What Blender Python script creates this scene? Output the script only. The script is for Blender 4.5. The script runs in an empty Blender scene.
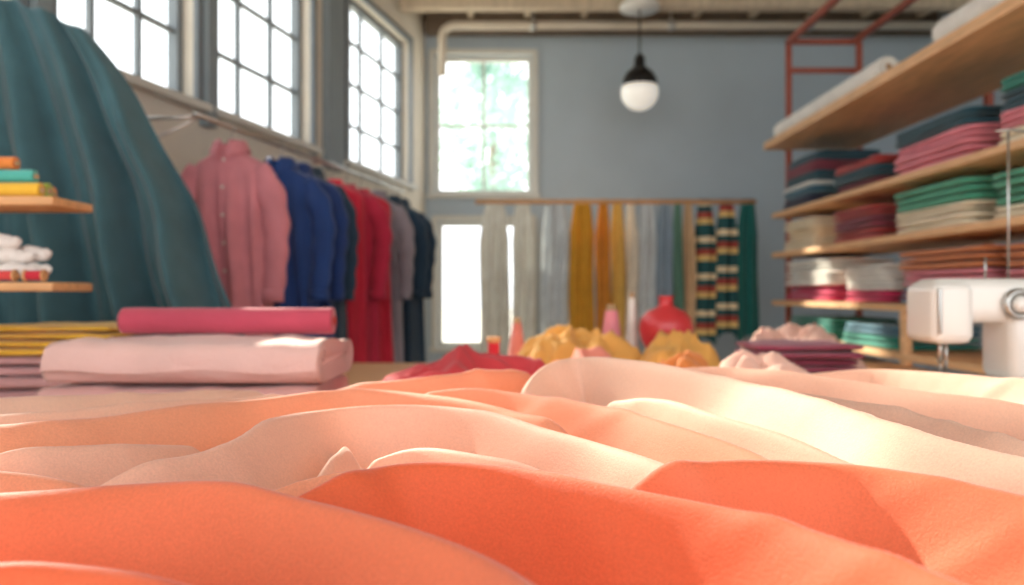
import bpy, bmesh, math, random
import numpy as np
from mathutils import Vector, Matrix, noise
random.seed(7)
rnd = random.Random(11)

# ------------------------------------------------------------------ materials
def lin(c):
    out = []
    for v in c:
        v = v/255.0
        out.append(v/12.92 if v <= 0.04045 else ((v+0.055)/1.055)**2.4)
    return (out[0], out[1], out[2], 1.0)

_m = {}
def mat(name, c, rough=0.6, metal=0.0, var=0.12, vscale=6.0, bump=0.0, bscale=80.0, sheen=0.0, trans=0.0, coat=0.0, stretch=None, emit=0.0):
    if name in _m: return _m[name]
    m = bpy.data.materials.new(name); m.use_nodes = True
    nt = m.node_tree; N = nt.nodes; L = nt.links
    b = N['Principled BSDF']; out = N['Material Output']
    base = lin(c)
    tc = N.new('ShaderNodeTexCoord')
    src = tc.outputs['Object']
    if stretch:
        mp = N.new('ShaderNodeMapping'); mp.inputs['Scale'].default_value = stretch
        L.new(src, mp.inputs['Vector']); src = mp.outputs['Vector']
    nz = N.new('ShaderNodeTexNoise'); nz.inputs['Scale'].default_value = vscale; nz.inputs['Detail'].default_value = 5
    L.new(src, nz.inputs['Vector'])
    rp = N.new('ShaderNodeValToRGB')
    rp.color_ramp.elements[0].position = 0.3; rp.color_ramp.elements[1].position = 0.7
    rp.color_ramp.elements[0].color = tuple(v*(1-var) for v in base[:3])+(1,)
    rp.color_ramp.elements[1].color = tuple(min(1, v*(1+var)) for v in base[:3])+(1,)
    L.new(nz.outputs['Fac'], rp.inputs['Fac']); L.new(rp.outputs['Color'], b.inputs['Base Color'])
    b.inputs['Roughness'].default_value = rough; b.inputs['Metallic'].default_value = metal
    b.inputs['Sheen Weight'].default_value = sheen; b.inputs['Coat Weight'].default_value = coat
    if emit > 0:
        b.inputs['Emission Color'].default_value = base; b.inputs['Emission Strength'].default_value = emit
    if bump > 0:
        n2 = N.new('ShaderNodeTexNoise'); n2.inputs['Scale'].default_value = bscale; n2.inputs['Detail'].default_value = 3
        L.new(src, n2.inputs['Vector'])
        bp = N.new('ShaderNodeBump'); bp.inputs['Strength'].default_value = bump; bp.inputs['Distance'].default_value = 0.01
        L.new(n2.outputs['Fac'], bp.inputs['Height']); L.new(bp.outputs['Normal'], b.inputs['Normal'])
    if trans > 0:
        tr = N.new('ShaderNodeBsdfTranslucent'); L.new(rp.outputs['Color'], tr.inputs['Color'])
        mx = N.new('ShaderNodeMixShader'); mx.inputs[0].default_value = trans
        L.new(b.outputs[0], mx.inputs[1]); L.new(tr.outputs[0], mx.inputs[2]); L.new(mx.outputs[0], out.inputs['Surface'])
    _m[name] = m
    return m

def cloth(name, c, trans=0.0, var=0.1):
    return mat('cloth_'+name, c, rough=0.85, var=var, vscale=9, bump=0.25, bscale=140, sheen=0.25, trans=trans)

# ------------------------------------------------------------------ mesh builder
class MB:
    def __init__(s): s.v = []; s.f = []; s.mi = []; s.sm = []; s.mats = []
    def mid(s, m):
        if m not in s.mats: s.mats.append(m)
        return s.mats.index(m)
    def add(s, verts, faces, m, smooth=True, M=None):
        o = len(s.v); k = s.mid(m)
        for v in verts:
            v = Vector(v)
            if M is not None: v = M @ v
            s.v.append(v)
        for f in faces:
            s.f.append([i+o for i in f]); s.mi.append(k); s.sm.append(smooth)
    def box(s, lo, hi, m, M=None):
        x0,y0,z0 = lo; x1,y1,z1 = hi
        V = [(x0,y0,z0),(x1,y0,z0),(x1,y1,z0),(x0,y1,z0),(x0,y0,z1),(x1,y0,z1),(x1,y1,z1),(x0,y1,z1)]
        F = [(0,3,2,1),(4,5,6,7),(0,1,5,4),(1,2,6,5),(2,3,7,6),(3,0,4,7)]
        s.add(V, F, m, False, M)
    def prism(s, poly, z0, z1, m):
        n = len(poly)
        V = [(x,y,z0) for x,y in poly]+[(x,y,z1) for x,y in poly]
        F = [tuple(range(n))[::-1], tuple(range(n,2*n))]+[(i,(i+1)%n,n+(i+1)%n,n+i) for i in range(n)]
        s.add(V, F, m, False)
    def rbox(s, lo, hi, m, r=0.01, M=None, seg=3):
        bm = bmesh.new(); bmesh.ops.create_cube(bm, size=1.0)
        d = [hi[i]-lo[i] for i in range(3)]; c = [(hi[i]+lo[i])/2 for i in range(3)]
        for v in bm.verts: v.co = Vector((v.co.x*d[0]+c[0], v.co.y*d[1]+c[1], v.co.z*d[2]+c[2]))
        bmesh.ops.bevel(bm, geom=list(bm.edges), offset=min(r, min(d)*0.49), segments=seg, profile=0.5, affect='EDGES')
        bm.verts.index_update()
        V = [v.co.copy() for v in bm.verts]; F = [[v.index for v in f.verts] for f in bm.faces]; bm.free()
        s.add(V, F, m, True, M)
    def tube(s, pts, rad, m, seg=12, sx=1.0, caps=True, M=None):
        pts = [Vector(p) for p in pts]; n = len(pts)
        if not hasattr(rad, '__len__'): rad = [rad]*n
        V = []; F = []
        ref = None
        for i, p in enumerate(pts):
            t = (pts[min(i+1,n-1)]-pts[max(i-1,0)]).normalized()
            if ref is None:
                ref = Vector((0,1,0)) if abs(t.y) < 0.9 else Vector((1,0,0))
            a = (ref - t*ref.dot(t)).normalized(); b = t.cross(a); ref = a
            for j in range(seg):
                th = 2*math.pi*j/seg
                V.append(p + a*(math.cos(th)*rad[i]*sx) + b*(math.sin(th)*rad[i]))
        for i in range(n-1):
            for j in range(seg):
                F.append((i*seg+j, i*seg+(j+1)%seg, (i+1)*seg+(j+1)%seg, (i+1)*seg+j))
        if caps:
            F.append(tuple(range(seg))[::-1]); F.append(tuple((n-1)*seg+j for j in range(seg)))
        s.add(V, F, m, True, M)
    def lathe(s, prof, m, seg=32, M=None):
        V = []; F = []
        for (r, z) in prof:
            for j in range(seg):
                th = 2*math.pi*j/seg; V.append((max(r,1e-4)*math.cos(th), max(r,1e-4)*math.sin(th), z))
        for i in range(len(prof)-1):
            for j in range(seg):
                F.append((i*seg+j, i*seg+(j+1)%seg, (i+1)*seg+(j+1)%seg, (i+1)*seg+j))
        s.add(V, F, m, True, M)
    def grid(s, fn, nu, nv, m, M=None, closeu=False):
        V = []; F = []
        for i in range(nv+1):
            for j in range(nu+(0 if closeu else 1)):
                V.append(fn(j/nu, i/nv))
        w = nu if closeu else nu+1
        for i in range(nv):
            for j in range(nu):
                F.append((i*w+j, i*w+(j+1)%w, (i+1)*w+(j+1)%w, (i+1)*w+j))
        s.add(V, F, m, True, M)
    def slab(s, c, hx, hy, hz, m, seed=0, e1=0.45, e2=0.22, amp=0.003):
        nu, nv = 44, 14
        def P(a, e): return math.copysign(abs(a)**e, a)
        def fn(u, v):
            th = 2*math.pi*u; ph = -math.pi/2+math.pi*v
            x = P(math.cos(ph), e1)*P(math.cos(th), e2)
            y = P(math.cos(ph), e1)*P(math.sin(th), e2)
            z = P(math.sin(ph), e1)
            q = noise.noise(Vector((x*1.7+seed*3.1, y*1.7-seed, seed*0.7)))
            q2 = noise.noise(Vector((x*2.3-seed, y*2.1+seed*2, z+5)))
            return (c[0]+x*hx*(1+0.03*q2), c[1]+y*hy*(1+0.03*q), c[2]+z*hz*(1+0.12*q)+amp*q2)
        s.grid(fn, nu, nv, m, closeu=True)
    def build(s, name, parent=None, solid=0.0, attr=None):
        lo = Vector([min(v[i] for v in s.v) for i in range(3)]); hi = Vector([max(v[i] for v in s.v) for i in range(3)])
        c = Vector(((lo.x+hi.x)/2, (lo.y+hi.y)/2, lo.z))
        me = bpy.data.meshes.new(name)
        me.from_pydata([v-c for v in s.v], [], s.f)
        for m in s.mats: me.materials.append(m)
        me.polygons.foreach_set('material_index', s.mi)
        me.polygons.foreach_set('use_smooth', s.sm)
        me.update()
        bm = bmesh.new(); bm.from_mesh(me); bmesh.ops.recalc_face_normals(bm, faces=bm.faces); bm.to_mesh(me); bm.free()
        ob = bpy.data.objects.new(name, me); bpy.context.scene.collection.objects.link(ob)
        ob.location = c
        if parent: ob.parent = parent
        if solid > 0:
            md = ob.modifiers.new('thickness', 'SOLIDIFY'); md.thickness = solid; md.offset = 0
        return ob

# ------------------------------------------------------------------ shared materials
plaster = mat('plaster_cream', (228,220,206), rough=0.9, var=0.04, bump=0.08, bscale=40)
bluewall = mat('plaster_bluegrey', (180,194,204), rough=0.9, var=0.05, vscale=1.5, bump=0.06, bscale=40)
framegrey = mat('paint_frame_grey', (120,128,134), rough=0.5, var=0.05)
framelight = mat('paint_frame_light', (212,210,202), rough=0.5, var=0.05)
concrete = mat('floor_concrete', (196,182,166), rough=0.6, var=0.12, vscale=3, bump=0.05, bscale=30)
ceilm = mat('ceiling_boards', (186,170,150), rough=0.9, var=0.15, vscale=4, stretch=(8,1,1))
joistm = mat('joist_timber', (206,188,164), rough=0.8, var=0.15, vscale=4, stretch=(6,1,1))
darkbeam = mat('beam_brown', (122,106,92), rough=0.7, var=0.15)
pipem = mat('pipe_paint', (214,202,184), rough=0.4, var=0.05)
pine = mat('pine_wood', (228,182,134), rough=0.55, var=0.16, vscale=5, stretch=(10,1,10))
pinex = mat('pine_wood_x', (218,164,112), rough=0.55, var=0.16, vscale=5, stretch=(1,10,10))
rust = mat('steel_rust_red', (164,84,66), rough=0.5, var=0.12)
steel = mat('steel_brushed', (190,188,184), rough=0.3, metal=0.9, var=0.05)
whitep = mat('enamel_white', (236,234,228), rough=0.3, var=0.02, coat=0.4)
blackp = mat('plastic_black', (26,26,28), rough=0.4, var=0.05)
cardb = mat('cardboard', (196,160,120), rough=0.9)

def glass_mat():
    m = bpy.data.materials.new('window_glass'); m.use_nodes = True
    N = m.node_tree.nodes; L = m.node_tree.links; N.clear()
    o = N.new('ShaderNodeOutputMaterial'); t = N.new('ShaderNodeBsdfTransparent'); g = N.new('ShaderNodeBsdfGlossy')
    t.inputs[0].default_value = (0.96,0.985,0.985,1); g.inputs['Roughness'].default_value = 0.03
    mx = N.new('ShaderNodeMixShader'); mx.inputs[0].default_value = 0.04
    L.new(t.outputs[0], mx.inputs[1]); L.new(g.outputs[0], mx.inputs[2]); L.new(mx.outputs[0], o.inputs[0])
    return m
glass = glass_mat()

# ------------------------------------------------------------------ room shell
H = 3.95
def wall_cells(name, length, height, th, openings, m, M):
    b = MB()
    xs = sorted(set([0, length]+[o[0] for o in openings]+[o[1] for o in openings]))
    zs = sorted(set([0, height]+[o[2] for o in openings]+[o[3] for o in openings]))
    for i in range(len(xs)-1):
        for j in range(len(zs)-1):
            cx = (xs[i]+xs[i+1])/2; cz = (zs[j]+zs[j+1])/2
            if any(o[0] < cx < o[1] and o[2] < cz < o[3] for o in openings): continue
            b.box((xs[i],0,zs[j]), (xs[i+1],th,zs[j+1]), m, M)
    return b.build(name)

a = math.atan2(-0.976, -0.216)
ML = Matrix.Translation((-0.87, 8.0, 0)) @ Matrix.Rotation(a, 4, 'Z') @ Matrix.Diagonal((1,-1,1,1))
L_open = [(0.49,1.875,2.11,3.45),(2.49,3.64,2.11,3.60),(3.83,4.80,2.11,3.60),(5.0,6.5,2.11,3.60),(6.7,8.4,2.11,3.60)]
wall_cells('wall_left', 10.2, H, 0.14, L_open, plaster, ML)
MBk = Matrix.Translation((-0.87, 8.0, 0))
B_open = [(0.09,1.08,2.08,3.48),(0.12,1.06,0.55,1.82)]
wall_cells('wall_back', 5.07, H, 0.2, B_open, bluewall, MBk)
b = MB(); b.box((4.2,-1.95,0),(4.4,8.2,H), bluewall); b.build('wall_right')
def wx(y, off=0.14): return -0.87-0.2213*(8-y)-off*1.02
shell = [(wx(-1.95),-1.95),(4.4,-1.95),(4.4,8.2),(wx(8.2),8.2)]
b = MB(); b.prism(shell,-0.1,0.0,concrete); b.build('floor')
b = MB(); b.prism(shell,H,H+0.12,ceilm); b.build('ceiling')

def window(name, o, M, cols, rows, inner=0.0, fm=framegrey):
    b = MB(); x0,x1,z0,z1 = o; f = 0.05
    ya, yb = 0.06+inner, 0.12+inner
    b.box((x0,ya,z0),(x0+f,yb,z1), fm, M); b.box((x1-f,ya,z0),(x1,yb,z1), fm, M)
    b.box((x0+f,ya,z0),(x1-f,yb,z0+f), fm, M); b.box((x0+f,ya,z1-f),(x1-f,yb,z1), fm, M)
    for i in range(1, cols):
        x = x0+(x1-x0)*i/cols; b.box((x-0.013,ya+0.015,z0+f),(x+0.013,yb-0.015,z1-f), fm, M)
    for j in range(1, rows):
        z = z0+(z1-z0)*j/rows; b.box((x0+f,ya+0.017,z-0.013),(x1-f,yb-0.017,z+0.013), fm, M)
    y = (ya+yb)/2
    b.add([(x0+f,y,z0+f),(x1-f,y,z0+f),(x1-f,y,z1-f),(x0+f,y,z1-f)],[(0,1,2,3)], glass, False, M)
    b.box((x0-0.05,-0.03,z0-0.05),(x0,0.0,z1+0.05), fm, M); b.box((x1,-0.03,z0-0.05),(x1+0.05,0.0,z1+0.05), fm, M)
    b.box((x0,-0.03,z1),(x1,0.0,z1+0.05), fm, M); b.box((x0-0.07,-0.07,z0-0.04),(x1+0.07,0.0,z0), framelight, M)
    return b.build(name)
window('window_1', L_open[0], ML, 3, 4)
window('window_2', L_open[1], ML, 3, 4)
window('window_3', L_open[2], ML, 3, 4)
window('window_4_added', L_open[3], ML, 3, 4)  # unseen window, added to bring more skylight and sun onto the cloth
window('window_5', L_open[4], ML, 3, 4)
window('window_6', B_open[0], MBk, 2, 2, fm=framelight)
window('window_7', B_open[1], MBk, 2, 1, fm=framelight)
pil = mat('pilaster_paint', (138,150,156), rough=0.7, var=0.05)
for k,(s0,s1) in enumerate([(2.05,2.3),(3.70,3.78),(4.86,4.94)]):
    b = MB(); b.box((s0,-0.06,2.0),(s1,-0.001,H-0.001), pil, ML); b.build('trim_%d'%(k+1))
b = MB(); b.box((0.02,-0.02,0),(10.1,-0.001,0.12), framelight, ML); b.build('baseboard_left')
b = MB(); b.box((-0.84,7.975,0),(4.19,7.999,0.12), framelight); b.build('baseboard_back')
b = MB(); b.box((-0.86,7.86,3.66),(4.19,7.999,H-0.001), darkbeam); b.build('trim_4')
b = MB()
for i in range(13):
    x = -2.6+i*0.55
    y0 = -1.9; y1 = 7.85
    if x < -0.9: y1 = 8+(x+0.87)/0.2213-0.15
    b.box((x-0.03,y0,H-0.16),(x+0.03,y1,H-0.001), joistm)
b.build('ceiling_joists')
b = MB(); b.box((-1.0,7.15,H-0.30),(4.18,7.27,H-0.161), joistm); b.build('ceiling_beam')
b = MB()
pts = [(-0.66,7.55,3.15),(-0.66,7.55,3.50)]
for i in range(1,6):
    t = i/5*math.pi/2; pts.append((-0.66+0.12*(1-math.cos(t)),7.55,3.50+0.12*math.sin(t)))
pts += [(1.0,7.55,3.62),(4.15,7.55,3.62)]
b.tube(pts, 0.04, pipem, 14)
for x in (0.2,1.5,2.8): b.tube([(x,7.55,3.62),(x,7.55,H-0.162)],0.012,steel,8)
for x in (0.2,1.5,2.8): b.tube([(x-0.03,7.55,3.62),(x+0.03,7.55,3.62)],0.05,steel,14)
b.build('ceiling_pipe')
b = MB(); b.tube([(1.9,-1.5,3.72),(1.9,7.1,3.72)],0.028,whitep,10)
for y in (0,2,4,6): b.tube([(1.9,y,3.72),(1.9,y,3.80)],0.01,steel,8)
b.build('electrical_conduit')

# ------------------------------------------------------------------ pendant lamp
b = MB(); M = Matrix.Translation((1.12,7.02,2.86))
opal = mat('opal_glass', (244,240,230), rough=0.15, var=0.02, coat=0.5, emit=0.45)
R = 0.165
prof = [(R*math.sin(t), -R*math.cos(t)) for t in [i/20*math.pi*0.62 for i in range(21)]]
b.lathe(prof, opal, 36, M)
zt = prof[-1][1]; rt = prof[-1][0]
b.lathe([(rt+0.004,zt-0.015),(rt+0.006,zt+0.0),(rt-0.005,zt+0.05),(rt-0.04,zt+0.11),(0.075,zt+0.14),(0.05,zt+0.16),(0.045,zt+0.24),(0.02,zt+0.27),(0.0,zt+0.27)], blackp, 36, M)
b.tube([(1.12,7.02,3.1),(1.12,7.02,3.74)],0.008,blackp,8)
b.lathe([(0,0.72),(0.17,0.72),(0.18,0.75),(0.15,0.79),(0.06,0.88),(0.02,1.0),(0.02,1.089),(0,1.089)], whitep, 32, M)
b.build('pendant_lamp')

# ------------------------------------------------------------------ garments
def garment(name, rail, ang, W, L, m, sleeves=True, fold=1.0, shirt=True, seed=0, m2=None):
    b = MB(); M = Matrix.Translation(rail) @ Matrix.Rotation(ang, 4, 'Z')
    dz = -0.10
    secs = [(0.0,0.055,0.05),(-0.015,0.075,0.055),(-0.035,W*0.27,0.06),(-0.06,W*0.40,0.065),(-0.09,W*0.475,0.07),(-0.14,W*0.495,0.075),(-0.25,W*0.485,0.08),(-0.45,W*0.48,0.085),(-0.7,W*0.50,0.09),(-1.4,W*0.56,0.10)]
    def sec(z):
        for i in range(len(secs)-1):
            if secs[i][0] >= z >= secs[i+1][0]:
                t = (secs[i][0]-z)/(secs[i][0]-secs[i+1][0])
                return (secs[i][1]*(1-t)+secs[i+1][1]*t, secs[i][2]*(1-t)+secs[i+1][2]*t)
        return secs[-1][1:]
    def body(th, z, off=0.0):
        w, d = sec(z); t = min(1, max(0,(-z-0.08)/0.35))*fold
        k = 1+t*(0.08*math.sin(5*th+seed+2*z)+0.07*math.sin(9*th+seed*2-3*z))
        x = w*math.copysign(abs(math.cos(th))**0.8, math.cos(th))*(1+0.3*(k-1))
        y = (d*k+t*0.034*math.sin(x*55+seed+z*4)+off)*math.copysign(abs(math.sin(th))**0.9, math.sin(th))
        return (x, y, z+dz)
    nv = 46
    def zz(v): return -L*(v**1.5)
    b.grid(lambda u,v: body(2*math.pi*u, zz(v)), 84, nv, m, M, closeu=True)
    mm = m2 or m
    if shirt:
        b.grid(lambda u,v: (lambda p:(-0.018+0.036*u,p[1]-0.006,p[2]))(body(-math.pi/2, -0.03-(L-0.035)*v)), 3, 40, mm, M)
        for i in range(6):
            p = body(-math.pi/2, -0.06-i*(L-0.12)/6)
            b.lathe([(0,0.003),(0.006,0.003),(0.007,0),(0,0)], whitep, 12, M @ Matrix.Translation((p[0],p[1]-0.007,p[2])) @ Matrix.Rotation(math.pi/2,4,'X'))
        def col(u, v):
            th = -math.pi/2+0.25+(2*math.pi-0.5)*u
            r = 0.056+0.004*math.sin(v*3.1)
            zc = dz+0.0+(0.035 if v < 0.5 else 0.035-(v-0.5)*0.10) - (0.035*(1-v*2) if v < 0.5 else 0)
            rr = r + (0.0 if v < 0.5 else (v-0.5)*0.05)
            tip = math.exp(-((min(u,1-u))/0.10)**2)*max(0,v-0.5)*2
            return (rr*math.cos(th)*1.15, rr*math.sin(th)-0.02*tip, zc-0.035*tip)
        b.grid(col, 40, 8, mm, M)
    else:
        b.grid(lambda u,v: (0.058*math.cos(2*math.pi*u)*(1+0.1*v),0.05*math.sin(2*math.pi*u),dz-0.012+0.02*v),28,2,mm,M,closeu=True)
        b.grid(lambda u,v: (lambda p:(-0.01+0.02*u,p[1]-0.004,p[2]))(body(-math.pi/2, -0.03-(L-0.035)*v)), 2, 40, mm, M)
    if sleeves:
        for sgn in (-1,1):
            SL = min(0.60, L-0.1); pts = []; rad = []
            n = 26
            for i in range(n):
                t = i/(n-1)
                pts.append((sgn*(W*0.40+0.088*math.sin(min(1,t*2.2)*math.pi/2)-0.02*t), -0.015*math.sin(t*5+seed)-0.03*t-0.012, dz-0.085-SL*t))
                rad.append((0.070-0.024*t)*(0.55+0.45*min(1,t*6))*(1+0.09*math.sin(t*30+seed)))
            b.tube(pts, rad, m, 18, sx=0.62, M=M)
            p = pts[-1]; b.tube([(p[0],p[1],p[2]+0.05),(p[0],p[1],p[2]-0.008)], rad[-1]*1.12, mm, 18, sx=0.66, M=M)
    hk = []
    for i in range(13):
        t = -0.3*math.pi+i/12*1.3*math.pi
        hk.append((0.022*math.cos(t), 0, -0.006+0.022*math.sin(t)))
    hk = [(0,0,dz-0.01),(0,0,-0.055)] + hk
    b.tube(hk, 0.0028, steel, 8, M=M)
    b.tube([(-W*0.42,0,dz-0.085),(-W*0.2,0,dz-0.04),(0,0,dz-0.012),(W*0.2,0,dz-0.04),(W*0.42,0,dz-0.085)],0.008,pinex,8,M=M)
    return b.build(name)

def railx(y): return -1.30+0.2008*(y-3.49)
RZ = 1.85
b = MB()
b.tube([(railx(3.35),3.35,RZ),(railx(5.95),5.95,RZ)],0.013,steel,12)
for y in (3.40,4.55,5.92):
    x = railx(y); wxx = -0.87-0.221*(8-y)
    b.tube([(x,y,RZ),(wxx+0.03,y+0.10,RZ)],0.009,steel,8)
    b.tube([(x,y,RZ),(wxx+0.03,y+0.10,RZ-0.22)],0.006,steel,8)
b.build('garment_rail')
pink = cloth('dusty_pink',(222,142,152),0.2); blue = cloth('royal_blue',(30,66,130),0.1); blue2 = cloth('deep_blue',(24,56,116),0.1)
red = cloth('crimson',(214,38,66),0.2); red2 = cloth('raspberry',(196,36,70),0.15); grey = cloth('warm_grey',(150,142,150),0.1)
navy = cloth('navy',(24,54,76))
ang = -0.2
def G(name, y, W, L, m, **k): return garment(name, (railx(y), y, RZ-0.0), ang+k.pop('da',0), W, L, m, **k)
G('pink_shirt', 3.62, 0.36, 0.86, pink, seed=1, da=0.12)
G('blue_shirt', 4.08, 0.38, 0.98, blue, seed=2, da=0.1)
G('blue_shirt', 4.26, 0.40, 1.02, blue2, seed=5, da=0.05)
G('blue_shirt', 4.40, 0.40, 1.05, navy, seed=7)
G('red_dress', 4.70, 0.40, 1.22, red, seed=3, shirt=False, sleeves=False)
G('red_dress', 4.90, 0.40, 1.24, red2, seed=9, shirt=False)
G('red_dress', 5.12, 0.42, 1.22, red, seed=4, shirt=False, sleeves=False)
G('grey_coat', 5.38, 0.38, 1.2, grey, seed=6)
G('navy_coat', 5.66, 0.38, 1.24, navy, seed=8)
G('navy_coat', 5.84, 0.38, 1.22, navy, seed=10)

# ------------------------------------------------------------------ back rack with hanging fabrics
b = MB()
RB = 6.8; RBZ = 1.87
b.tube([(-0.31,RB,RBZ),(2.07,RB,RBZ)],0.02,pinex,12)
for x in (0.33,1.98):
    b.tube([(x,RB+0.0,0.05),(x,RB,RBZ)],0.014,steel,10)
    b.rbox((x-0.02,RB-0.26,0.0),(x+0.02,RB+0.26,0.05),steel,0.01)
b.tube([(0.33,RB,0.25),(1.98,RB,0.25)],0.012,steel,10)
b.build('clothes_rack')

def stripe_mat(name, cols, n):
    m = bpy.data.materials.new(name); m.use_nodes = True
    N = m.node_tree.nodes; L = m.node_tree.links; bs = N['Principled BSDF']; bs.inputs['Roughness'].default_value = 0.85
    tc = N.new('ShaderNodeTexCoord'); sp = N.new('ShaderNodeSeparateXYZ'); L.new(tc.outputs['Object'], sp.inputs[0])
    mu = N.new('ShaderNodeMath'); mu.operation = 'MULTIPLY'; mu.inputs[1].default_value = n
    fr = N.new('ShaderNodeMath'); fr.operation = 'FRACT'; L.new(sp.outputs['Z'], mu.inputs[0]); L.new(mu.outputs[0], fr.inputs[0])
    rp = N.new('ShaderNodeValToRGB'); rp.color_ramp.interpolation = 'CONSTANT'
    for i,c in enumerate(cols):
        e = rp.color_ramp.elements[i] if i < 2 else rp.color_ramp.elements.new(i/len(cols))
        e.position = i/len(cols); e.color = lin(c)
    L.new(fr.outputs[0], rp.inputs[0]); L.new(rp.outputs[0], bs.inputs['Base Color'])
    return m
def hang(name, x0, x1, m, L=1.15, pleats=3, seed=0, y=RB, zt=RBZ+0.02, amp=0.022):
    b = MB()
    def fn(u, v):
        w = 2*v-1; aw = abs(w); cx = (x0+x1)/2
        nar = 0.55+0.45*min(1,aw*5)**0.7
        x = cx+(u-0.5)*(x1-x0)*nar + 0.006*math.sin(aw*7+seed)
        z = zt-L*aw-0.07*abs(2*u-1)**2.2*min(1,aw*8)+0.01*math.sin(u*9+seed)*aw
        yy = y+0.045*math.tanh(5*w)+amp*min(1,aw*4)*math.sin(2*math.pi*pleats*u+seed+1.5*aw)*(1 if w<0 else 0.8)
        return (x, yy, z)
    b.grid(fn, 36, 50, m); return b.build(name, solid=0.004)
def hx(px): return (px-512)/117.6
c_lg = cloth('light_grey',(222,228,230),0.3); c_must = cloth('mustard',(228,172,50),0.3); c_or = cloth('amber',(228,158,52),0.3)
c_yel = cloth('ochre',(240,202,104),0.3); c_cr = cloth('cream',(240,230,212),0.3); c_bg = cloth('blue_grey',(150,170,186),0.2)
c_sage = cloth('sage',(110,158,138),0.2); c_tan = cloth('tan',(218,186,146),0.2); c_teal = cloth('teal_green',(24,112,106),0.1)
c_wh = cloth('sheer_white',(250,247,240),0.6)
c_st = stripe_mat('cloth_striped', [(32,84,88),(32,84,88),(222,190,122),(168,72,62),(32,84,88),(234,216,180)], 3.2)
names = 'hanging_fabric_length'
specs = [(541,569,c_lg,2),(569,594,c_must,2),(596,610,c_or,1.5),(611,625,c_yel,1.5),(626,637,c_cr,1),(638,655,c_lg,1.5),(656,672,c_bg,1.5),(673,682,c_sage,1),(683,694,c_tan,1),(695,715,c_st,1.5),(716,736,c_st,1.5),(737,757,c_teal,2)]
for i,(p0,p1,m,pl) in enumerate(specs):
    hang(names, hx(p0)+0.002, hx(p1)-0.002, m, L=1.15+0.03*math.sin(i*2.3), pleats=pl, seed=i*1.3, zt=RBZ+0.022)
hang('sheer_curtain', -0.27, -0.02, c_wh, L=1.42, pleats=3, seed=3)
hang('sheer_curtain', 0.0, 0.19, c_wh, L=1.44, pleats=2, seed=5)

# ------------------------------------------------------------------ right shelf unit
b = MB()
Y0, Y1 = 2.70, 6.10
shz = [2.24,1.70,1.40,1.04,0.79,0.35]
for i,z in enumerate(shz):
    xa = 1.92 if i == 0 else 1.98
    b.rbox((xa,Y0,z-(0.055 if i==0 else 0.035)),(2.60,Y1,z),pine,0.004)
for y in (2.76,4.40,6.04):
    b.rbox((2.60,y-0.02,0),(2.64,y+0.02,3.0),rust,0.004)
for y in (2.76,6.13):
    b.rbox((2.10,y-0.02 if y>3 else Y0-0.045,0),(2.14,y+0.02 if y>3 else Y0-0.005,3.0),rust,0.004)
b.rbox((2.10,2.66,3.0),(2.14,6.15,3.04),rust,0.004); b.rbox((2.60,2.66,3.0),(2.64,6.15,3.04),rust,0.004)
for y in (2.68,6.13):
    b.rbox((2.10,y-0.018,2.78),(2.64,y+0.018,2.82),rust,0.004)
    b.rbox((2.10,y-0.018,3.0),(2.64,y+0.018,3.04),rust,0.004)
b.rbox((1.985,4.05,0),(2.03,4.10,1.004),pine,0.004)
b.build('fabric_shelving')
def stack(name, x0, x1, y0, y1, z0, items, seed=0, sub=2):
    b = MB(); z = z0+0.001; r = random.Random(seed)
    for k,(m,h) in enumerate(items):
        cx = (x0+x1)/2+r.uniform(-.014,.014); cy = (y0+y1)/2+r.uniform(-.018,.018)
        sxx = (x1-x0)/2*r.uniform(.90,.98); syy = (y1-y0)/2*r.uniform(.90,.98)
        sub_ = 3 if h > 0.075 else sub
        for j in range(sub_):
            hh = h/sub_
            b.slab((cx+r.uniform(-.006,.006),cy+r.uniform(-.008,.008),z+hh/2), sxx*(1 if j%2==0 else .98), syy, hh/2*1.0, m, seed=seed+k*3+j, e1=0.55, e2=0.24, amp=0.006)
            z += hh
    return b.build(name)
C = lambda n,c: cloth(n,c)
dteal = C('dark_teal',(36,88,104)); dnav = C('ink',(38,52,84)); mar = C('maroon',(140,52,72)); pnk = C('rose_pink',(238,146,160))
bei = C('beige',(236,214,176)); crm = C('cream2',(246,232,204)); grn = C('sea_green',(76,168,136)); rst = C('rust',(206,124,68))
wht = C('off_white',(240,238,230)); mag = C('magenta',(206,36,94)); tl = C('emerald_teal',(22,138,120)); yl = C('golden',(234,184,56))
gry = C('slate',(112,126,148)); brk = C('brick',(182,62,58)); sky = C('steel_blue',(72,126,148)); orr = C('tangerine',(226,130,56))
S = 'folded_fabric_stack'
X0,X1 = 2.01,2.52
stack(S,X0,X1,5.35,6.02,1.70,[(dnav,.07),(sky,.06),(wht,.03),(dteal,.07),(mar,.07),(dteal,.07)],1)
stack(S,X0,X1,4.45,5.15,1.70,[(mar,.06),(dteal,.07),(brk,.05)],2)
stack(S,X0,X1,3.52,4.32,1.70,[(pnk,.10),(pnk,.06),(dteal,.08)],3)
stack(S,X0,X1,2.76,3.42,1.70,[(crm,.07),(pnk,.08),(dteal,.08),(tl,.06)],4)
stack(S,X0,X1,5.35,6.02,1.40,[(crm,.08),(bei,.07),(crm,.07)],5)
stack(S,X0,X1,4.45,5.12,1.40,[(brk,.07),(mar,.07),(brk,.06)],6)
stack(S,X0,X1,3.52,4.32,1.40,[(crm,.065),(crm,.05),(grn,.11)],7)
stack(S,X0,X1,2.76,3.42,1.40,[(crm,.06),(grn,.07),(grn,.07)],8)
stack(S,X0,X1,5.10,6.02,1.04,[(mag,.075),(mag,.03),(wht,.10),(wht,.08)],9)
stack(S,X0,X1,4.35,4.95,1.04,[(mag,.07),(wht,.09),(wht,.06)],10)
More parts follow.
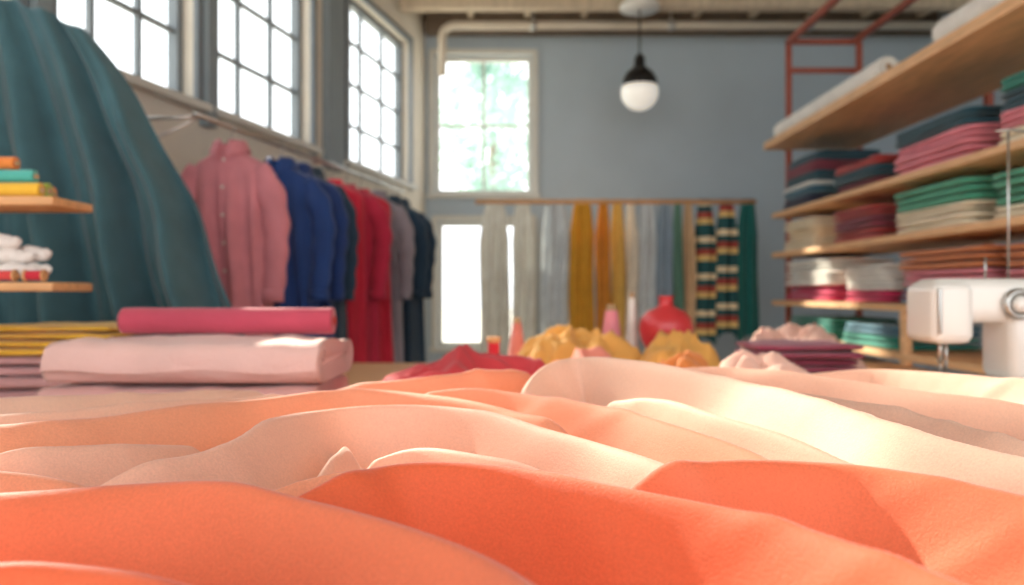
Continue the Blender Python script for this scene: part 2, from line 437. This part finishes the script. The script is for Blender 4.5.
stack(S,X0,X1,3.42,4.25,1.04,[(gry,.06),(dnav,.03),(pnk,.08),(rst,.10)],11)
stack(S,X0,X1,2.76,3.34,1.04,[(gry,.06),(pnk,.10),(rst,.10)],12)
stack(S,X0,X1,5.1,6.02,0.79,[(tl,.07),(tl,.07)],13)
stack(S,X0,X1,4.18,4.95,0.79,[(tl,.07),(sky,.06)],14)
stack(S,X0,X1,5.0,6.0,0.35,[(dnav,.1),(gry,.1),(crm,.1)],15)
stack(S,X0,X1,3.2,4.0,0.35,[(gry,.1),(pnk,.1)],16)

def bolt(name, p0, p1, r, m, core=0.28, coremat=None, seed=0):
    b = MB(); p0 = Vector(p0); p1 = Vector(p1); L = (p1-p0).length
    q = (p1-p0).to_track_quat('Z','Y').to_matrix().to_4x4(); M = Matrix.Translation(p0) @ q
    prof = [(core*r,0.06),(core*r,0.0)]
    n = 7
    for i in range(n):
        rr = core*r+(r*0.93-core*r)*(i+0.5)/n
        prof += [(rr-0.3*r/n, -0.001),(rr, -0.004 if i%2 else -0.002),(rr+0.3*r/n,0.001)]
    prof += [(r*0.97,0.0),(r,0.006)]
    for i in range(1,12): prof.append((r*(1+0.012*math.sin(i*2.1+seed)), L*i/12))
    prof += [(r,L-0.006),(r*0.97,L),(core*r,L),(core*r,L-0.06)]
    b.lathe(prof, m, 36, M)
    cm = coremat or cardb
    b.lathe([(core*r*0.8,0.05),(core*r*0.8,-0.006),(core*r*0.99,-0.006),(core*r*0.99,0.05)], cm, 24, M)
    b.lathe([(core*r*0.8,L-0.05),(core*r*0.8,L+0.006),(core*r*0.99,L+0.006),(core*r*0.99,L-0.05)], cm, 24, M)
    b.box((r*0.55,r*0.80,0.01),(r*0.60,r*0.84,L-0.01), m, M)
    return b.build(name)
bolt('fabric_roll',(2.00,4.25,2.30),(2.00,5.95,2.30),0.058,wht,seed=1)
bolt('fabric_roll',(2.13,4.35,2.30),(2.13,5.9,2.30),0.058,crm,seed=2)
bolt('fabric_roll',(2.03,2.85,2.31),(2.03,3.75,2.31),0.065,wht,seed=3)
bolt('fabric_roll',(2.18,2.85,2.31),(2.18,3.9,2.31),0.065,gry,seed=4)

# ------------------------------------------------------------------ work table
TZ = 0.80
b = MB()
b.rbox((-1.72,0.26,TZ-0.045),(1.62,3.42,TZ),pinex,0.006)
for x in (-1.64,1.54):
    for y in (0.34,3.34): b.rbox((x-0.04,y-0.04,0),(x+0.04,y+0.04,TZ-0.046),pine,0.006)
b.box((-1.6,0.36,TZ-0.14),(1.5,0.39,TZ-0.046),pinex); b.box((-1.6,3.29,TZ-0.14),(1.5,3.32,TZ-0.046),pinex)
b.build('work_table')

# ------------------------------------------------------------------ main coral/peach draped cloth
def densify(P, n=7):
    P = [np.array(p,float) for p in P]; Q = [2*P[0]-P[1]]+P+[2*P[-1]-P[-2]]; out = []
    for i in range(1,len(Q)-2):
        for j in range(n):
            t = j/n; p0,p1,p2,p3 = Q[i-1],Q[i],Q[i+1],Q[i+2]
            out.append(0.5*((2*p1)+(-p0+p2)*t+(2*p0-5*p1+4*p2-p3)*t*t+(-p0+3*p1-3*p2+p3)*t**3))
    out.append(P[-1]); return np.array(out)
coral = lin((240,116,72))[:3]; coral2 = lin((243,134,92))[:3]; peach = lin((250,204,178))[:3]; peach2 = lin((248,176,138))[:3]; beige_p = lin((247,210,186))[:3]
RID = [
 ([(-.72,.585,.12,.08),(-.55,.60,.138,.075),(-.39,.61,.147,.07),(-.28,.62,.15,.065),(-.155,.585,.15,.06),(-.05,.505,.148,.055),(.03,.40,.14,.055),(.07,.32,.12,.06)], coral2),
 ([(-.28,.58,.08,.05),(-.17,.655,.14,.055),(-.10,.71,.15,.055),(.007,.69,.152,.055),(.138,.587,.15,.055),(.205,.485,.15,.05),(.24,.40,.145,.05),(.26,.32,.13,.05)], coral),
 ([(.03,.66,.08,.05),(.15,.72,.145,.055),(.30,.71,.15,.06),(.39,.60,.148,.06),(.44,.50,.14,.06),(.47,.38,.13,.06)], coral2),
 ([(-.50,.60,.07,.05),(-.38,.70,.125,.045),(-.30,.80,.145,.045),(-.265,.92,.155,.040),(-.22,1.03,.152,.045),(-.12,1.06,.150,.05),(-.02,1.00,.152,.05),(.08,.87,.148,.05),(.15,.74,.14,.05),(.20,.64,.12,.05)], peach),
 ([(-.20,.90,.09,.035),(-.10,.90,.125,.035),(.0,.81,.13,.035),(.08,.71,.11,.035),(.14,.62,.08,.04)], peach),
 ([(-.34,.68,.07,.03),(-.22,.755,.115,.035),(-.12,.77,.125,.035),(-.02,.745,.11,.035),(.06,.70,.08,.03)], peach2),
 ([(-.21,.98,.10,.03),(-.185,.90,.125,.03),(-.19,.82,.115,.03),(-.22,.74,.09,.03)], peach),
 ([(-.02,1.24,.10,.05),(.02,1.36,.145,.05),(.08,1.44,.175,.05),(.16,1.46,.185,.055),(.28,1.24,.18,.055),(.38,.94,.17,.055),(.45,.72,.155,.055),(.52,.54,.14,.06),(.56,.40,.12,.06)], beige_p),
 ([(-1.2,.86,.12,.09),(-.80,.90,.14,.08),(-.60,.92,.145,.075),(-.47,1.0,.15,.07),(-.36,1.14,.15,.06),(-.24,1.22,.15,.06),(-.10,1.18,.145,.06),(.03,1.08,.135,.055),(.14,.94,.12,.05)], peach2),
 ([(-1.25,.66,.12,.07),(-.80,.72,.137,.07),(-.58,.76,.137,.06),(-.44,.75,.12,.05),(-.34,.70,.08,.05)], peach2),
 ([(-.80,.78,.09,.04),(-.58,.83,.125,.045),(-.44,.89,.13,.045),(-.36,1.0,.10,.04)], peach),
 ([(-1.0,1.0,.11,.06),(-.66,1.08,.138,.06),(-.50,1.16,.142,.055),(-.38,1.30,.13,.055),(-.26,1.36,.11,.05)], peach),
 ([(-1.28,1.22,.11,.09),(-.90,1.28,.128,.08),(-.62,1.36,.13,.08),(-.40,1.48,.12,.08)], peach),
 ([(-.40,1.44,.11,.05),(-.20,1.42,.145,.05),(-.05,1.50,.155,.05),(.08,1.62,.14,.05)], peach2),
 ([(-.26,1.32,.10,.045),(-.10,1.34,.14,.045),(.01,1.28,.14,.045),(.10,1.16,.14,.045),(.20,1.00,.138,.045),(.28,.84,.12,.045),(.34,.70,.09,.045)], peach2),
 ([(.10,1.30,.12,.03),(.20,1.12,.148,.035),(.29,.94,.145,.035),(.36,.76,.125,.035),(.42,.60,.10,.04)], peach),
 ([(.24,1.60,.14,.05),(.40,1.52,.158,.055),(.58,1.30,.155,.06),(.70,1.02,.145,.065),(.80,.75,.135,.07),(.86,.5,.12,.07)], peach),
 ([(.30,1.34,.11,.04),(.42,1.20,.148,.045),(.51,.98,.145,.045),(.58,.78,.135,.045),(.66,.58,.12,.05),(.72,.42,.11,.05)], beige_p),
 ([(.50,1.62,.12,.05),(.72,1.62,.148,.05),(.88,1.40,.148,.06),(1.0,1.10,.142,.07),(1.2,.8,.13,.08)], beige_p),
 ([(.92,1.60,.12,.06),(1.12,1.45,.135,.07),(1.3,1.1,.13,.08)], beige_p),
 ([(-.70,.34,.11,.07),(-.42,.45,.132,.055),(-.25,.465,.134,.05),(-.12,.41,.125,.05),(-.05,.33,.11,.05)], coral),
]
nx, ny = 800, 440
xs = np.linspace(-1.32,1.50,nx); ys = np.linspace(0.27,1.70,ny)
XX,YY = np.meshgrid(xs,ys); X = XX.ravel(); Y = YY.ravel()
Xw = X+0.010*np.sin(9*Y+3*X)+0.003*np.sin(23*Y-11*X); Yw = Y+0.012*np.sin(8*X+1.0)+0.004*np.sin(19*X+7*Y)
base = 0.024
k = 80.0
acc = np.ones_like(X)
csum = np.ones((X.size,3))*np.array(peach2)*1.0
wsum = np.ones_like(X)
for P,colr in RID:
    D = densify(P); n = len(D)-1
    best = np.full(X.size, 1e9); bh = np.zeros(X.size); bw = np.ones(X.size)*.1; bs = np.zeros(X.size); bt = np.zeros(X.size)
    for i in range(n):
        ax,ay,ah,aw = D[i]; bx,by,bhh,bww = D[i+1]
        dx,dy = bx-ax,by-ay; l2 = dx*dx+dy*dy+1e-12
        t = np.clip(((Xw-ax)*dx+(Yw-ay)*dy)/l2,0,1)
        ex = Xw-(ax+t*dx); ey = Yw-(ay+t*dy); d = np.sqrt(ex*ex+ey*ey)
        s = np.tanh((dx*(Yw-ay)-dy*(Xw-ax))/np.sqrt(l2)/0.015)
        u = d < best
        best = np.where(u,d,best); bh = np.where(u,ah+(bhh-ah)*t,bh); bw = np.where(u,aw+(bww-aw)*t,bw); bs = np.where(u,s,bs); bt = np.where(u,(i+t)/n,bt)
    taper = np.clip(np.minimum(bt,1-bt)/0.12,0,1); taper = 0.30+0.70*(taper*taper*(3-2*taper))
    wd = bw*(1.0-0.30*bs)
    q = best/wd
    c = (bh-base)*taper*np.exp(-(np.power(q*q+0.016,0.74)-0.0469))
    e = np.exp(k*c)
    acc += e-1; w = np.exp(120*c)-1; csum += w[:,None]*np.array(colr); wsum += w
Z = base+np.log(acc)/k
Zg = Z.reshape(ny,nx)
for _ in range(2):
    Zg[1:-1,1:-1] = (Zg[1:-1,1:-1]*2+Zg[:-2,1:-1]+Zg[2:,1:-1]+Zg[1:-1,:-2]+Zg[1:-1,2:])/6
Z = Zg.ravel()
def sn(fx,fy,p): return np.sin(fx*X+fy*Y+p+0.8*np.sin(5*X-4*Y+p))
Z += 0.0014*sn(18,26,0.4)
hz_ = np.clip(Z/0.1,0,1)
def creases(dx,dy,f,p,m1,amp,pw):
    ph = (X*dx+Y*dy)*f+1.6*np.sin(6*X-3*Y+p)+0.8*np.sin(13*X+5*Y+p*2)
    msk = np.clip(m1,0,1); msk = msk*msk*(3-2*msk)
    return amp*msk*(0.5+0.5*np.sin(ph))**pw
Z += creases(.55,.84,62,0.0,1.3*np.sin(7*X+9*Y+1.0)*np.sin(5*X-8*Y+2),0.0040,2.0)*hz_
Z += creases(.80,.60,48,1.7,1.3*np.sin(6*X-5*Y+0.5)*np.sin(9*X+4*Y+1.2),0.0045,3.0)*hz_
Z += creases(.20,.98,80,3.1,1.2*np.sin(8*X+3*Y+4.0)*np.sin(3*X-10*Y),0.0028,2.5)*hz_
Z = np.maximum(Z,0.006)
edge = np.minimum.reduce([np.clip((X+1.32)/.10,0,1),np.clip((1.50-X)/.10,0,1),np.clip((1.70-Y)/.06,0,1)])
edge = edge*edge*(3-2*edge); Z = 0.004+(Z-0.004)*edge
Yd = Y-0.38*(Z-0.14); Xd = X-0.10*(Z-0.14)
V = np.stack([Xd,Yd,TZ+Z],1)
idx = np.arange(nx*ny).reshape(ny,nx)
F = np.stack([idx[:-1,:-1].ravel(),idx[:-1,1:].ravel(),idx[1:,1:].ravel(),idx[1:,:-1].ravel()],1)
me = bpy.data.meshes.new('draped_coral_cloth'); me.from_pydata(V.tolist(),[],F.tolist())
me.polygons.foreach_set('use_smooth',[True]*len(me.polygons))
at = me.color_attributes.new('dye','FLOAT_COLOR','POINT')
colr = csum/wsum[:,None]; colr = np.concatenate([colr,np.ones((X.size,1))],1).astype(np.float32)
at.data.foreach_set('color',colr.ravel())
ob = bpy.data.objects.new('draped_coral_cloth',me); bpy.context.scene.collection.objects.link(ob)
cm = bpy.data.materials.new('satin_coral'); cm.use_nodes = True
N = cm.node_tree.nodes; L = cm.node_tree.links; pb = N['Principled BSDF']; out = N['Material Output']
av = N.new('ShaderNodeVertexColor'); av.layer_name = 'dye'
tc = N.new('ShaderNodeTexCoord')
nz = N.new('ShaderNodeTexNoise'); nz.inputs['Scale'].default_value = 380; nz.inputs['Detail'].default_value = 6; nz.inputs['Roughness'].default_value = 0.65; L.new(tc.outputs['Object'],nz.inputs['Vector'])
bp = N.new('ShaderNodeBump'); bp.inputs['Strength'].default_value = 0.42; bp.inputs['Distance'].default_value = 0.002
L.new(nz.outputs['Fac'],bp.inputs['Height']); L.new(bp.outputs['Normal'],pb.inputs['Normal'])
hs = N.new('ShaderNodeHueSaturation'); hs.inputs['Saturation'].default_value = 1.0
mr = N.new('ShaderNodeMapRange'); mr.inputs['From Min'].default_value = 0.3; mr.inputs['From Max'].default_value = 0.7; mr.inputs['To Min'].default_value = 0.90; mr.inputs['To Max'].default_value = 1.06
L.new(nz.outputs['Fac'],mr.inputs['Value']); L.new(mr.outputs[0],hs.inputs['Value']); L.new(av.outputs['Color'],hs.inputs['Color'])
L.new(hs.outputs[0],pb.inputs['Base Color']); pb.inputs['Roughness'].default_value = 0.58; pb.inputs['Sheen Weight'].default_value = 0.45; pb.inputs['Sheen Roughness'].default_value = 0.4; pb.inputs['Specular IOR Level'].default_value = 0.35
tr = N.new('ShaderNodeBsdfTranslucent')
h2 = N.new('ShaderNodeHueSaturation'); h2.inputs['Saturation'].default_value = 1.3; L.new(hs.outputs[0],h2.inputs['Color']); L.new(h2.outputs[0],tr.inputs['Color'])
mx = N.new('ShaderNodeMixShader'); mx.inputs[0].default_value = 0.30
L.new(pb.outputs[0],mx.inputs[1]); L.new(tr.outputs[0],mx.inputs[2]); L.new(mx.outputs[0],out.inputs['Surface'])
me.materials.append(cm)

# ------------------------------------------------------------------ crumpled heaps further back
def heap(name, cx, cy, rx, ry, h, m, seed=0, fr=3.0, rot=0.0, z0=TZ+0.002):
    b = MB()
    def fn(u, v):
        th = 2*math.pi*u; edge = 1+0.12*math.sin(3*th+seed)+0.07*math.sin(7*th+2*seed)
        r = v
        lx = rx*r*edge*math.cos(th); ly = ry*r*edge*math.sin(th)
        x = cx+lx*math.cos(rot)-ly*math.sin(rot); y = cy+lx*math.sin(rot)+ly*math.cos(rot)
        p = Vector((x*fr+seed, y*fr*1.6, seed*1.3))
        n1 = 1-abs(noise.noise(p))*2.2; n2 = 1-abs(noise.noise(p*2.3+Vector((3,1,0))))*2
        dome = (1-r**2.6)
        z = z0+h*dome*(0.42+0.42*max(0,n1)+0.20*n2)+0.004
        return (x, y, z)
    b.grid(fn, 130, 56, m, closeu=True)
    return b.build(name, solid=0.003)
gold = cloth('gold_cloth',(240,184,96),0.2); rose = cloth('rose_red_cloth',(220,70,78),0.25); blush = cloth('blush_cloth',(244,164,144),0.3); paleb = cloth('pale_blush',(244,206,190),0.3)
amber = cloth('amber_cloth',(238,150,80),0.2)
heap('crumpled_rose_cloth', -0.11, 2.02, 0.29, 0.24, 0.16, rose, 2.1, 5)
heap('crumpled_blush_cloth', 0.23, 2.42, 0.15, 0.18, 0.13, blush, 4.7, 7)
heap('crumpled_gold_cloth', 0.22, 2.88, 0.27, 0.17, 0.175, gold, 7.9, 8)
heap('crumpled_gold_cloth', 0.57, 2.80, 0.16, 0.16, 0.165, gold, 1.9, 8)
heap('crumpled_amber_cloth', 0.53, 2.42, 0.11, 0.12, 0.12, amber, 5.2, 8)
heap('crumpled_pale_cloth', 0.62, 2.00, 0.16, 0.24, 0.15, paleb, 9.2, 6)
heap('crumpled_blush_cloth', 1.12, 3.20, 0.26, 0.18, 0.18, paleb, 3.3, 6)

stack(S, 0.80, 1.18, 2.60, 2.92, TZ, [(mar,.03),(C('plum_rose',(166,72,96)),.05),(C('plum_rose',(166,72,96)),.05)], 31)

b = MB(); redg = mat('ceramic_red',(220,60,66),rough=0.35,var=0.06,coat=0.3)
M = Matrix.Translation((0.615,3.20,TZ))
b.lathe([(0,0.002),(0.05,0.002),(0.055,0.015),(0.07,0.06),(0.098,0.11),(0.108,0.155),(0.10,0.195),(0.075,0.225),(0.04,0.24),(0.028,0.25),(0.026,0.275),(0.034,0.285),(0.028,0.287),(0.020,0.275),(0.018,0.24),(0,0.235)], redg, 36, M)
b.build('red_ceramic_vase')
def cone_spool(name, x, y, m, h=0.2, r=0.05, z=TZ):
    b = MB(); M = Matrix.Translation((x,y,z))
    prof = [(0,0.001),(r*1.05,0.001),(r*1.05,0.01)]
    for i in range(26): prof.append((r-(r*0.55)*i/25+0.0012*(i%2), 0.012+(h-0.03)*i/25))
    prof += [(r*0.40,h-0.012)]
    b.lathe(prof, m, 28, M); b.lathe([(r*0.38,h-0.013),(r*0.30,h+0.012),(r*0.2,h+0.012),(r*0.2,h-0.02)], cardb, 20, M)
    return b.build(name)
cone_spool('thread_cone',0.40,3.22,C('pink_thread',(240,148,160)),0.24,0.055)
cone_spool('thread_cone',0.49,3.27,C('white_thread',(238,232,222)),0.29,0.03)
cone_spool('thread_cone',0.02,3.20,C('salmon_thread',(234,140,130)),0.19,0.04)
def spool(name, x, y, z, m, h=0.06, r=0.02, M0=None):
    b = MB(); M = Matrix.Translation((x,y,z)) @ (M0 or Matrix.Identity(4))
    b.lathe([(0,0),(r,0),(r,h*.07),(r*.8,h*.12)], pinex, 24, M)
    prof = [(r*.5,h*.12)]+[(r*(.80+.03*(i%2)),h*(.12+.76*i/19)) for i in range(20)]+[(r*.5,h*.88)]
    b.lathe(prof, m, 24, M); b.lathe([(r*.8,h*.88),(r,h*.93),(r,h),(r*.25,h),(r*.25,h*.6)], pinex, 24, M)
    return b.build(name)
spool('thread_spool',-0.06,2.62,TZ,C('red_thread',(206,34,50)),0.155,0.024)

# ------------------------------------------------------------------ folded bolts of pink fabric, left
pkb = cloth('blush_bolt',(228,186,178),0.0,0.06); pkb2 = cloth('blush_bolt2',(218,166,160),0.0,0.06)
def folded_bolt(name, x0, x1, y0, y1, z0, z1, m, turns=3, seed=0):
    b = MB(); hz = (z1-z0)/2; cy = (y0+y1)/2; cz = (z0+z1)/2; hy = (y1-y0)/2-hz
    def stad(u, s):
        per = 2*math.pi*hz+4*hy; d = u*per
        if d < 2*hy: p = (-hy+d, hz)
        elif d < 2*hy+math.pi*hz:
            t = (d-2*hy)/hz; p = (hy+hz*math.sin(t), hz*math.cos(t))
        elif d < 4*hy+math.pi*hz: p = (hy-(d-2*hy-math.pi*hz), -hz)
        else:
            t = (d-4*hy-math.pi*hz)/hz; p = (-hy-hz*math.sin(t), -hz*math.cos(t))
        yy = p[0] if s == 1 else (p[0]-math.copysign((1-s)*hz, p[0]) if abs(p[0])>hy*0.999 else p[0])
        return yy, p[1]*s
    prof = []
    nr = 9
    for i in range(nr+1):
        s = 0.08+0.90*i/nr; prof.append((x0+0.006*(i%2)+0.012*(1-s), s))
    prof.append((x0+0.004,0.995))
    for i in range(1,36): prof.append((x0+(x1-x0)*i/36,1.0))
    prof.append((x1-0.004,0.995))
    for i in range(nr,-1,-1):
        s = 0.08+0.90*i/nr; prof.append((x1-0.006*(i%2)-0.012*(1-s), s))
    V = []; F = []; nu = 72
    for (x,s) in prof:
        for j in range(nu):
            yy,zz = stad(j/nu, s)
            n = noise.noise(Vector((x*5+seed,yy*6,seed)))*0.012*s+noise.noise(Vector((x*16,yy*4+seed,zz*9)))*0.008*s
            fr_ = noise.noise(Vector((x*9+seed,zz*30,seed*2)))*0.009 if yy < -hy else 0
            V.append((x, cy+yy*(1+0.02*math.sin(x*9+seed))+fr_, cz+zz+(n if zz>0 else 0)))
    for i in range(len(prof)-1):
        for j in range(nu): F.append((i*nu+j,i*nu+(j+1)%nu,(i+1)*nu+(j+1)%nu,(i+1)*nu+j))
    F.append(tuple(range(nu))); F.append(tuple((len(prof)-1)*nu+j for j in range(nu)))
    b.add(V,F,m,True)
    b.grid(lambda u,v: (x0+0.01+(x1-x0-0.02)*u, y0-0.006+0.02*(1-v)**2-0.0, cz+hz*0.75-(hz*1.1)*v+0.004*math.sin(u*12+seed)), 30, 6, m)
    return b.build(name)
folded_bolt('folded_fabric_bolt',-1.06,-0.43,1.76,2.12,TZ+0.008,TZ+0.088,pkb2,seed=3)
folded_bolt('folded_fabric_bolt',-1.045,-0.42,1.76,2.13,TZ+0.096,TZ+0.185,pkb,seed=1)
bolt('fabric_roll',(-1.0,2.06,TZ+0.191+0.036),(-0.46,2.06,TZ+0.191+0.036),0.034,cloth('raspberry_roll',(190,70,92)),core=0.35,coremat=brk)

# ------------------------------------------------------------------ teal drape
b = MB(); teal_d = cloth('drape_teal',(66,106,116),0.12,0.12)
def dr(u, v):
    tx = -2.02+0.48*u; tz = 2.17-0.06*u-0.07*u**3+0.010*math.sin(u*26)
    bx = -2.02+1.12*u
    x = tx+(bx-tx)*v + (0.06*math.sin(math.pi*min(1,v**0.7))+0.012*math.sin(v*15)*math.sin(math.pi*v))*u*u
    z = tz+(TZ+0.03-tz)*v
    f = 0.16+0.84*min(1,v*1.3)**0.8
    ph = u*26+1.0*v+1.1*math.sin(2.2*v+6*u)
    sv = math.sin(ph); sv = math.copysign(abs(sv)**0.7, sv)
    y = 2.82+f*(0.075*sv+0.034*math.sin(1.9*ph+1+2*v)+0.014*math.sin(u*9-12*v))+0.04*math.exp(-((1-u)/0.08)**2) - 0.04*v*v
    return (x,y,z)
b.grid(dr, 320, 90, teal_d)
b.build('teal_fabric_drape', solid=0.004)
b = MB()
b.tube([(-1.98,2.86,2.12),(-1.75,2.86,2.08),(-1.58,2.86,1.98)],0.012,steel,10)
b.tube([(-1.80,2.99,0.03),(-1.80,2.99,2.03),(-1.80,2.86,2.085)],0.014,steel,10)
b.tube([(-1.80,2.70,0.02),(-1.80,3.2,0.02)],0.016,steel,10); b.tube([(-1.97,2.99,0.02),(-1.55,2.99,0.02)],0.016,steel,10)
b.build('drape_stand')

# ------------------------------------------------------------------ tabletop shelf, left
b = MB()
for z in (1.125,1.335): b.rbox((-1.72,1.95,z-0.022),(-1.12,2.14,z),pinex,0.004)
for x in (-1.69,-1.50): b.rbox((x-0.012,1.96,TZ+0.001),(x+0.012,2.13,1.56),pinex,0.003)
b.rbox((-1.70,1.95,1.56),(-1.49,2.14,1.58),pinex,0.003)
b.build('tabletop_shelf')
tubes = [((-1.46,1.985,1.355),(-1.17,1.99,1.355),0.018,yl),((-1.47,2.035,1.358),(-1.18,2.04,1.358),0.021,C('lime',(170,190,70))),((-1.46,2.09,1.357),(-1.20,2.095,1.357),0.020,orr),
 ((-1.47,2.01,1.392),(-1.20,2.015,1.392),0.017,C('turquoise',(80,176,164))),((-1.48,2.06,1.395),(-1.24,2.065,1.395),0.017,pnk),((-1.46,2.035,1.428),(-1.26,2.035,1.428),0.017,orr)]
for i,(p0,p1,r,m) in enumerate(tubes): bolt('fabric_remnant_roll',p0,p1,r,m,core=0.35,seed=i)
woolm = mat('wool_white',(238,230,224),rough=0.95,var=0.05,bump=0.8,bscale=120,sheen=0.4)
b = MB()
for i,(x,y,z,aa,L_) in enumerate([(-1.27,2.01,1.155,0.1,.14),(-1.26,2.06,1.158,-0.15,.15),(-1.29,2.03,1.192,0.2,.14),(-1.26,2.07,1.20,-0.05,.13),(-1.31,2.03,1.228,0.0,.12),(-1.37,2.06,1.16,0,.12)]):
    pts = []; rad = []
    for t in range(15):
        s = t/14*2-1; pts.append((x+s*L_/2*math.cos(aa)*1.1, y+s*L_/2*math.sin(aa), z+0.004*math.sin(s*8))); rad.append(0.019*math.sqrt(max(0.02,1-s**4))*(1+0.08*math.sin(s*18)))
    b.tube(pts, rad, woolm, 14)
b.build('wool_skeins')
MX = Matrix.Rotation(math.pi/2,4,'Y')
spool('thread_spool',-1.20,1.97,1.142,C('ruby_thread',(198,34,56)),0.05,0.015,MX)
spool('thread_spool',-1.27,1.967,1.142,C('red_thread2',(216,70,70)),0.05,0.015,MX)
stack(S,-1.47,-1.08,2.16,2.46,TZ,[(C('mauve',(206,158,158)),.07),(C('mauve',(206,158,158)),.055),(yl,.045),(yl,.04)],41)

# ------------------------------------------------------------------ sewing machine
b = MB()
T = Matrix.Translation((0.035,0,0))
y0,y1 = 1.93,2.09
b.rbox((0.975,y0-0.03,TZ+0.001),(1.43,y1+0.03,TZ+0.045),blackp,0.012,T)
b.rbox((0.985,y0-0.01,TZ+0.045),(1.42,y1+0.01,TZ+0.085),whitep,0.014,T)
b.rbox((1.175,y0,TZ+0.08),(1.41,y1-0.01,TZ+0.30),whitep,0.03,T,seg=5)
b.rbox((0.985,y0+0.005,TZ+0.225),(1.41,y1-0.015,TZ+0.335),whitep,0.035,T,seg=6)
b.rbox((0.982,y0-0.004,TZ+0.175),(1.085,y1-0.01,TZ+0.325),whitep,0.025,T,seg=5)
b.tube([(1.035,2.0,TZ+0.19),(1.035,2.0,TZ+0.125)],0.006,steel,10,M=T)
b.tube([(1.035,2.0,TZ+0.13),(1.035,2.0,TZ+0.088)],0.0016,steel,8,M=T)
b.tube([(1.055,2.01,TZ+0.19),(1.055,2.01,TZ+0.10)],0.005,steel,10,M=T)
b.rbox((1.040,1.985,TZ+0.088),(1.068,2.025,TZ+0.095),steel,0.002,T)
b.rbox((1.0,1.97,TZ+0.0852),(1.09,2.04,TZ+0.087),steel,0.0005,T)
for (x,z,r) in ((1.185,TZ+0.272,0.038),(1.27,TZ+0.14,0.022)):
    Mx = T @ Matrix.Translation((x,y0+0.002,z)) @ Matrix.Rotation(math.pi/2,4,'X')
    b.lathe([(r,0),(r,0.012),(r*.88,0.018),(r*.7,0.018),(r*.66,0.012),(0,0.012)], steel if r>.03 else blackp, 32, Mx)
    b.lathe([(r*.5,0.012),(r*.46,0.026),(0,0.026)], whitep, 24, Mx)
Mx = T @ Matrix.Translation((1.41,2.0,TZ+0.26)) @ Matrix.Rotation(math.pi/2,4,'Y')
b.lathe([(0.02,0),(0.02,0.012),(0.055,0.012),(0.058,0.02),(0.055,0.035),(0.03,0.038),(0,0.038)], whitep, 36, Mx)
b.rbox((0.990,y0-0.010,TZ+0.20),(0.998,y0-0.002,TZ+0.31),steel,0.002,T)
for x in (1.16,1.32): b.tube([(x,2.02,TZ+0.33),(x,2.02,TZ+0.39)],0.003,steel,8,M=T)
b.tube([(1.243,2.06,TZ+0.30),(1.243,2.06,1.52)],0.003,steel,8,M=T)
b.tube([(1.21,2.06,1.515),(1.245,2.06,1.52),(1.285,2.06,1.515)],0.003,steel,8,M=T)
b.build('sewing_machine')

# ------------------------------------------------------------------ outdoors
b = MB(); b.box((-40,-20,-0.35),(40,60,-0.11), mat('pale_paving',(214,212,200),rough=1,var=0.1,vscale=0.5)); b.build('ground')
leaf = mat('foliage_washed_out',(186,212,202),rough=0.8,var=0.12,vscale=2,trans=0.3); bark = mat('bark',(170,156,140),rough=0.9)  # leaf colour paled so the tree looks washed out by bright haze
def tree(x,y,h,s):
    b = MB(); b.tube([(x,y,-0.1),(x+0.1,y,h*0.5),(x,y,h)],[0.16,0.12,0.06],bark,10)
    r = random.Random(s)
    for i in range(800):
        aa = r.uniform(0,6.28); q = r.random()**0.5*1.3; z = h+r.uniform(-1.2,1.3); q *= max(.2,1-abs(z-h)/1.8)
        c = Vector((x+q*math.cos(aa),y+q*math.sin(aa),z)); n = Vector((r.uniform(-1,1),r.uniform(-1,1),r.uniform(-1,1))).normalized()
        t = n.orthogonal().normalized(); w = n.cross(t); l = 0.14
        b.add([c-t*l,c-w*l*.5,c+t*l,c+w*l*.5],[(0,1,2,3)],leaf,False)
    b.build('garden_tree')
tree(-0.35,14.0,3.9,1)

# ------------------------------------------------------------------ light
w = bpy.data.worlds.new('World'); bpy.context.scene.world = w; w.use_nodes = True
bg = w.node_tree.nodes['Background']; bg.inputs[0].default_value = (0.96,0.98,1.0,1); bg.inputs[1].default_value = 2.6
sd = bpy.data.lights.new('sun','SUN'); sd.energy = 11.5; sd.angle = math.radians(1.5); sd.color = (1.0,0.88,0.72)
so = bpy.data.objects.new('sun',sd); bpy.context.scene.collection.objects.link(so)
so.rotation_euler = Vector((1.9,-2.75,-1.9)).to_track_quat('-Z','Y').to_euler(); so.location = (-4,10,6)

cd = bpy.data.cameras.new('camera'); co = bpy.data.objects.new('camera',cd); bpy.context.scene.collection.objects.link(co)
co.location = (0,0,1.10); co.rotation_euler = (math.radians(90),0,0); cd.lens = 28.125; cd.sensor_width = 36; cd.clip_start = 0.03
cd.dof.use_dof = True; cd.dof.focus_distance = 0.80; cd.dof.aperture_fstop = 4.0
bpy.context.scene.camera = co
bpy.context.scene.view_settings.view_transform = 'Standard'
